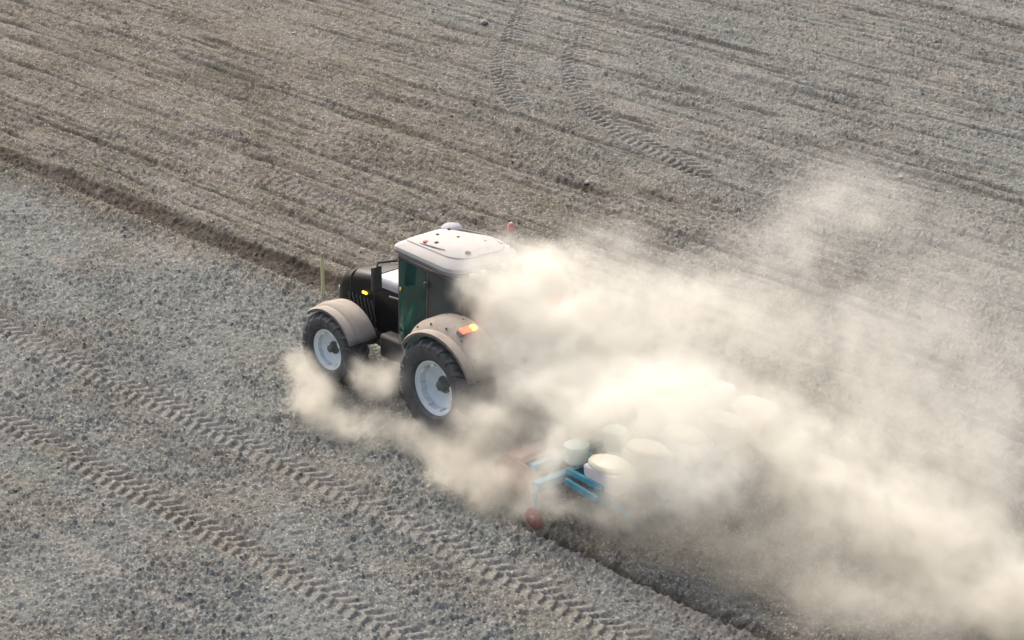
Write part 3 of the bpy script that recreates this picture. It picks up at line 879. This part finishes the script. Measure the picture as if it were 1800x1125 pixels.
for k in range(10):
    y = -1.85 + k * .41
    b = MB(); b.lathe([(.32, .09), (.41, .11)], (0, y, 0), 12, 'Z')
    for q in (-1, 1): b.beam((0.1 * q, y + .05 * q, .36), (.13 * q, y + .06 * q, .05), .03, .07)
    b.build("tine_rotor", M_CHASS, HW)

# ---------------------------------------------------------------- blue planter
PL = empty("planter", (4.4, 0, 0), math.pi)
tag(PL, "blue row planter with pale lidded seed hoppers half lost in dust", "planter")
b = MB(); b.box((.42, 0, .70), (.16, 5.3, .16)); TB = b.build("toolbar", M_BLUE, PL, bevel=.012)
b = MB(); b.box((.85, 0, .80), (.12, 4.6, .12)); b.beam((.85, -1.2, .8), (.42, -1.2, .7), .1); b.beam((.85, 1.2, .8), (.42, 1.2, .7), .1)
for s in (-1, 1): b.beam((1.45, s * .45, .75), (.85, s * .45, .8), .09, .12)
b.build("front_frame", M_BLUE, PL, bevel=.01)
for s in (-1, 1):
    mk = MB(); mk.beam((.42, s * 2.62, .72), (.38, s * 2.72, .38), .07, .08); mk = mk.build("end_arm", M_PALEB, PL, bevel=.01)
    mk.name = "end_arm"
    d = MB(); d.lathe([(s * 2.74, .02), (s * 2.745, .19), (s * 2.76, .20), (s * 2.775, .19), (s * 2.80, .06), (s * 2.83, .05), (s * 2.83, .01)], (.33, 0, .20), 30); d.build("end_disc", M_REDP, mk)
# centre tank with domed lid
b = MB(); b.loft([rsec(x, .50, .95, 1.42, .1) for x in (.20, .84)]); b.build("fertiliser_tank", M_CREAM, PL, bevel=.03)
bpy.data.objects["fertiliser_tank"].location = (0, -.42, 0)
b = MB(); b.lathe([(1.43, .46), (1.48, .44), (1.56, .34), (1.62, .16), (1.63, .02)], (.51, -.42, 0), 32, 'Z'); b.build("tank_lid", M_CREAM, bpy.data.objects["fertiliser_tank"])
b = MB(); b.tube([(1.02, -1.0, .8), (1.02, -1.0, 1.55), (1.02, -1.0, 1.62)], [.07, .07, .12], 14); b.lathe([(1.62, .14), (1.70, .13), (1.74, .05)], (1.02, -1.0, 0), 18, 'Z'); b.build("air_intake", M_CREAM, PL)
b = MB(); b.lathe([(-.12, .24), (-.1, .28), (.1, .28), (.12, .24)], (.86, -.02, 1.15), 26); b.box((.86, 0, .95), (.2, .22, .3)); b.build("fan_housing", M_REDP, PL)
def row_unit():
    u = MB()
    for s in (-1, 1):                          # parallel arms
        for z in (.62, .84): u.beam((.34, s * .16, z), (-.12, s * .16, z - .03), .035, .06)
    u.box((-.30, 0, .55), (.50, .14, .34)); u.box((-.55, 0, .66), (.3, .3, .10)); u.beam((-.45, 0, .5), (-.92, 0, .34), .12, .1)
    u = u.build("row_unit", M_BLUE, PL, bevel=.01)
    p = MB(); p.beam((.30, .24, .86), (-.55, .24, .80), .05, .10); p.beam((.25, .31, .70), (-.50, .33, .62), .05, .12); p.build("side_rail", M_BLUE, u, bevel=.008)
    h = MB(); h.loft([[(-.50 + a * .28, b_ * .17, .70) for a, b_ in ((-1, -1), (1, -1), (1, 1), (-1, 1))], [(-.46 + a * .37, b_ * .24, .92) for a, b_ in ((-1, -1), (1, -1), (1, 1), (-1, 1))], [(-.46 + a * .38, b_ * .25, 1.10) for a, b_ in ((-1, -1), (1, -1), (1, 1), (-1, 1))]])
    h.build("seed_hopper", M_WHITE, u, bevel=.035)
    l = MB(); l.loft([[(-.46 + q * math.cos(t) * (.42), q * math.sin(t) * .28, z) for t in [2 * math.pi * (k + .5) / 20 for k in range(20)]] for z, q in ((1.105, 1.), (1.15, 1.), (1.19, .9), (1.215, .6))])
    l.build("hopper_lid", M_CREAM, u)
    t = MB(); t.lathe([(.88, .12), (.95, .19), (1.16, .21), (1.22, .22), (1.25, .21), (1.30, .12), (1.31, .03)], (.32, 0, 0), 24, 'Z'); t.build("granule_tank", M_PGREEN, u)
    g_ = MB()
    for s in (-1, 1): g_.lathe([(s * .07, .05), (s * .08, .19), (s * .13, .20), (s * .14, .17), (s * .145, .05)], (-.32, 0, .19), 26)
    g_.build("gauge_wheel", M_RUB, u)
    g_ = MB()
    for s in (-1, 1): g_.lathe([(s * .06, .04), (s * .07, .14), (s * .11, .15), (s * .12, .12), (s * .125, .03)], (-.92, 0, .15), 22)
    g_.build("press_wheel", M_RUB, u)
    d_ = MB(); d_.lathe([(-.004, .01), (-.004, .2), (.004, .2), (.004, .01)], (.05, 0, .16), 30); d_.build("opener_disc", M_STEEL, u)
    return u
for k in range(5):                              # seed and granule hoses drooping to each row
    y = 1.80 - k * .9
    b = MB(); b.tube([(.51, -.42, 1.05), (.5, -.42 + (y + .42) * .35, .92), (.2, y + (.1 if y < 0 else -.1), .86), (-.2, y, .55)], .022, 8); b.build("feed_hose", M_DARK, PL)
ru = row_unit()
for k in range(5):
    o = ru if k == 0 else copy_tree(ru, PL)
    o.location = (0, 1.80 - k * .9, 0)

# ---------------------------------------------------------------- dust
PUFFS = [
    (0.45, 0.20, 2.70, 1, 1.1, 0.9, 2.2),
    (0.94, 0.50, 2.43, 1.1, 1.2, 1, 2.1),
    (1.88, 0.30, 1.99, 1.2, 1.2, 1.1, 2.2),
    (2.75, 0.00, 1.68, 1.2, 1.1, 1, 1.6),
    (2.45, 1.00, 2.29, 1.2, 1.4, 1, 0.9),
    (3.20, 1.50, 2.69, 1.4, 1.5, 0.9, 0.65),
    (1.67, 1.20, 3.20, 1.2, 1.2, 0.8, 0.5),
    (3.57, 1.00, 1.86, 1.5, 1.5, 0.9, 0.6),
    (4.11, 2.00, 2.17, 1.9, 1.8, 0.9, 0.35),
    (3.71, 3.00, 2.98, 1.6, 1.6, 1, 0.28),
    (4.75, 4.00, 4.28, 1.5, 1.3, 0.9, 0.28),
    (3.92, 3.80, 3.48, 1.2, 1.2, 0.9, 0.25),
    (5.35, 4.50, 4.41, 1.5, 1.3, 0.8, 0.12),
    (5.20, 3.00, 2.11, 2.8, 2.4, 1.1, 0.26),
    (6.82, 3.50, 2.03, 3, 2.6, 1.1, 0.24),
    (6.84, 5.00, 2.47, 2.8, 2.6, 1, 0.17),
    (5.77, 5.50, 3.23, 2.6, 2.5, 1, 0.13),
    (4.06, 0.50, 1.20, 1.3, 1.2, 0.9, 0.8),
    (5.25, 0.50, 1.36, 1.5, 1.4, 0.9, 1.1),
    (6.40, 0.50, 1.31, 1.5, 1.3, 0.9, 1.1),
    (7.51, 0.50, 1.17, 1.6, 1.3, 0.9, 1.1),
    (8.83, 0.50, 1.01, 1.7, 1.4, 1, 1.1),
    (10.13, 0.30, 0.84, 1.6, 1.4, 1, 1.2),
    (11.25, 0.30, 0.56, 1.6, 1.4, 1, 1.2),
    (12.31, 0.30, 0.39, 1.7, 1.5, 1, 1.2),
    (6.85, 2.00, 1.42, 2.2, 2, 0.9, 0.35),
    (8.67, 2.00, 1.19, 2.2, 2, 0.9, 0.35),
    (9.95, 2.00, 0.81, 2.2, 2, 0.9, 0.35),
    (9.01, 3.00, 1.81, 2.6, 2.4, 1, 0.28),
    (5.12, -1.80, 0.06, 1, 0.8, 0.6, 0.43),
    (6.28, -1.80, 0.16, 1.1, 0.8, 0.6, 0.43),
    (7.52, -1.80, 0.31, 1.2, 0.9, 0.6, 0.43),
    (8.71, -1.80, 0.35, 1.2, 0.9, 0.6, 0.43),
    (9.85, -1.80, 0.48, 1.3, 1, 0.7, 0.5),
    (10.91, -1.50, 0.59, 1.5, 1.1, 0.8, 0.56),
    (7.02, -1.00, 0.77, 1.4, 1.2, 0.8, 0.43),
    (8.81, -1.00, 0.80, 1.4, 1.2, 0.8, 0.43),
    (4.64, -0.50, 0.41, 1, 1, 0.7, 0.5),
    (3.47, 0.00, 0.62, 1, 1, 0.8, 0.56),
    (1.46, -1.50, 0.97, 0.6, 0.6, 0.6, 1.2),
    (2.33, -1.90, 0.93, 0.9, 0.7, 0.6, 2.2),
    (2.51, -1.40, 1.27, 0.8, 0.7, 0.7, 2),
    (1.82, -2.10, 0.40, 0.8, 0.6, 0.45, 2.2),
    (3.08, -2.60, 0.55, 0.7, 0.5, 0.4, 2),
    (3.69, -2.00, 1.30, 0.6, 0.5, 0.5, 1.5),
    (1.25, -0.90, 1.60, 0.7, 0.6, 0.6, 1.2),
    (4.16, -2.70, 0.74, 0.5, 0.4, 0.35, 1.4),
    (-3.52, -1.60, 0.08, 0.55, 0.4, 0.42, 3.2),
    (-2.77, -1.80, -0.04, 0.7, 0.5, 0.42, 3),
    (-1.53, -2.00, 0.01, 0.8, 0.5, 0.4, 2.4),
    (-1.22, -1.70, 0.75, 0.55, 0.4, 0.42, 2),
    (-0.98, -1.50, 0.88, 0.5, 0.4, 0.4, 0.7),
    (-0.25, -2.00, 0.24, 0.7, 0.5, 0.4, 1.6),
    (1.19, -2.20, 0.23, 0.7, 0.5, 0.42, 1.6),
    (5.26, -1.60, 2.39, 1.1, 0.9, 0.9, 1.8),
    (5.65, -0.80, 2.38, 1.2, 1, 0.9, 1.2),
    (6.32, -1.90, 2.11, 1, 0.8, 0.7, 1.6),
    (7.35, -2.20, 1.76, 1.1, 0.8, 0.7, 1.4),
    (3.48, -1.40, 1.88, 1, 0.8, 0.8, 1.6),
    (4.23, -1.60, 1.76, 0.8, 0.6, 0.5, 1.1),
    (6.35, -2.30, 1.16, 1, 0.7, 0.6, 1.5),
    (4.93, -2.80, 0.73, 0.6, 0.4, 0.3, 1.5),
    (5.70, -2.40, 0.66, 0.8, 0.5, 0.45, 0.9),
    (3.97, -2.00, 1.38, 0.6, 0.5, 0.5, 1),
    (5.54, -2.00, 1.59, 0.6, 0.5, 0.5, 0.7),
    (3.84, -2.40, 1.26, 0.6, 0.5, 0.4, 1.2),
    (4.76, -2.90, 1.21, 0.5, 0.35, 0.35, 0.8),
    (2.37, -1.00, 1.85, 1, 0.8, 0.8, 1.3),
    (1.44, -0.60, 2.43, 1, 0.8, 0.9, 2),
    (0.57, -0.40, 2.67, 0.8, 0.7, 0.8, 1.5),
    (1.47, -1.50, 2.25, 0.5, 0.4, 0.5, 0.9),
    (-3.10, -2.06, 0.45, 0.55, 0.45, 0.4, 2.6),
    (-2.15, -2.49, 0.35, 0.65, 0.5, 0.38, 2.6),
    (-1.21, -2.66, 0.25, 0.7, 0.5, 0.34, 2.2),
    (-0.46, -2.62, 0.20, 0.6, 0.45, 0.3, 1.5),
    (0.54, -2.09, 0.25, 0.6, 0.4, 0.32, 1.8),
    (1.98, -2.64, 0.30, 0.8, 0.5, 0.4, 2),
    (2.98, -2.76, 0.25, 0.8, 0.5, 0.38, 2),
    (3.52, -2.49, 0.35, 0.7, 0.5, 0.4, 1.5),
    (4.19, -2.60, 0.82, 0.6, 0.5, 0.5, 1.2),
    (4.10, -1.20, 1.29, 0.9, 0.7, 0.6, 1.4),
    (5.83, -1.90, 1.66, 0.8, 0.6, 0.5, 1.1),
    (4.00, -1.90, 1.57, 0.7, 0.6, 0.5, 1.3),
    (6.43, -2.00, 1.49, 0.8, 0.6, 0.5, 0.9),
    (4.65, -2.60, 1.48, 0.5, 0.4, 0.45, 0.9),
    (4.47, -3.00, 0.53, 0.5, 0.35, 0.3, 0.9),
    (6.07, -2.40, 1.39, 0.6, 0.4, 0.5, 0.9),
]
def dust():
    x0, x1, y0, y1, z0, z1 = DOM = (-4.8, 19.0, -4.4, 13.5, -.12, 5.2)
    VOX = .058
    m = bpy.data.materials.new("dust"); m.use_nodes = True; nt = m.node_tree; nt.nodes.clear()
    out = nt.nodes.new("ShaderNodeOutputMaterial"); pv = nt.nodes.new("ShaderNodeVolumePrincipled")
    pv.inputs["Color"].default_value = (.94, .925, .865, 1)
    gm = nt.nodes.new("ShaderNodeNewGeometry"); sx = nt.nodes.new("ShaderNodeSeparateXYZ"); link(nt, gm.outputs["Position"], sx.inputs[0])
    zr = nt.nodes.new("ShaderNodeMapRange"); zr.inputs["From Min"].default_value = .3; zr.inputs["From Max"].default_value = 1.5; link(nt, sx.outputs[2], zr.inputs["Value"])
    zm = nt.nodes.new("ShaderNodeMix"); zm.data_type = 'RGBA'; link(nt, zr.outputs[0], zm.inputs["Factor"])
    zm.inputs[6].default_value = (.895, .868, .79, 1); zm.inputs[7].default_value = (.95, .938, .878, 1)   # tanner near the ground, paler higher up
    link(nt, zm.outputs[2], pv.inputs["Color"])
    pv.inputs["Density"].default_value = DENS
    pv.inputs["Anisotropy"].default_value = .25
    link(nt, pv.outputs[0], out.inputs["Volume"])
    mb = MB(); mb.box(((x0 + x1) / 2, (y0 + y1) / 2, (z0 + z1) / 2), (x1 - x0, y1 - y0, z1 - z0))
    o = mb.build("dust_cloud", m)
    tag(o, "tan cloud of dry soil dust billowing behind the tractor and planter", "dust", kind='stuff')
    gt = bpy.data.node_groups.new("dust_volume", 'GeometryNodeTree')
    gt.interface.new_socket("Geometry", in_out='INPUT', socket_type='NodeSocketGeometry')
    gt.interface.new_socket("Geometry", in_out='OUTPUT', socket_type='NodeSocketGeometry')
    N = gt.nodes; L = lambda a, b: gt.links.new(a, b)
    go = N.new("NodeGroupOutput")
    pos = N.new("GeometryNodeInputPosition").outputs[0]
    def vm(op, a, b=None):
        n = N.new("ShaderNodeVectorMath"); n.operation = op
        for i, q in enumerate((a, b)):
            if q is None: continue
            if isinstance(q, (tuple, Vector)): n.inputs[i].default_value = q
            else: L(q, n.inputs[i])
        return n.outputs["Value"] if op in ('DOT_PRODUCT', 'LENGTH') else n.outputs["Vector"]
    def ma(op, a, b=None, c=None, clamp=False):
        n = N.new("ShaderNodeMath"); n.operation = op; n.use_clamp = clamp
        for i, q in enumerate((a, b, c)):
            if q is None: continue
            if isinstance(q, (int, float)): n.inputs[i].default_value = q
            else: L(q, n.inputs[i])
        return n.outputs[0]
    def noise(vec, sc, det, ro, dist=0.):
        n = N.new("ShaderNodeTexNoise"); n.inputs["Scale"].default_value = sc; n.inputs["Detail"].default_value = det; n.inputs["Roughness"].default_value = ro; n.inputs["Distortion"].default_value = dist
        L(vec, n.inputs["Vector"]); return n
    w1 = noise(pos, .55, 2, .5).outputs["Color"]
    w2 = noise(pos, 1.7, 2, .5).outputs["Color"]
    warp = vm('ADD', vm('MULTIPLY', vm('SUBTRACT', w1, (.5, .5, .5)), (1.1, 1.1, .7)), vm('MULTIPLY', vm('SUBTRACT', w2, (.5, .5, .5)), (.75, .75, .65)))
    p = vm('ADD', pos, warp)
    tot = None
    for (px, py, pz, rx, ry, rz, amp) in PUFFS:
        q = vm('MULTIPLY', vm('SUBTRACT', p, (px, py, pz)), (.83 / rx, .83 / ry, .86 / rz))
        d2 = vm('DOT_PRODUCT', q, q)
        t = ma('SUBTRACT', 1.0, d2, clamp=True)
        g = ma('MULTIPLY', ma('MULTIPLY', t, t), amp)
        tot = g if tot is None else ma('ADD', tot, g)
    f1 = noise(p, 1.15, 5, .62).outputs["Fac"]
    f2 = noise(p, 3.3, 4, .65).outputs["Fac"]
    f3 = noise(pos, 7.5, 3, .7, .6).outputs["Fac"]
    f1 = ma('ADD', ma('ADD', ma('MULTIPLY', f1, .46), ma('MULTIPLY', f2, .34)), ma('MULTIPLY', f3, .20))
    mod = ma('MULTIPLY_ADD', f1, 8.2, -3.3)            # billows: gaps and thick knots
    mod = ma('MAXIMUM', mod, 0.14)
    den = ma('MULTIPLY', tot, mod)
    den = ma('SUBTRACT', den, .015)
    den = ma('MAXIMUM', den, 0.0)
    vc = N.new("GeometryNodeVolumeCube")
    L(den, vc.inputs["Density"])
    vc.inputs["Background"].default_value = 0
    vc.inputs["Min"].default_value = (x0, y0, z0); vc.inputs["Max"].default_value = (x1, y1, z1)
    vc.inputs["Resolution X"].default_value = int((x1 - x0) / VOX); vc.inputs["Resolution Y"].default_value = int((y1 - y0) / VOX); vc.inputs["Resolution Z"].default_value = int((z1 - z0) / VOX)
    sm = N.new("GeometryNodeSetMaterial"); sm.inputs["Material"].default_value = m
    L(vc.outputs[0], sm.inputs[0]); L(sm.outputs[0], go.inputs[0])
    md = o.modifiers.new("dust", 'NODES'); md.node_group = gt
    return o
DENS = 1.08
dust()
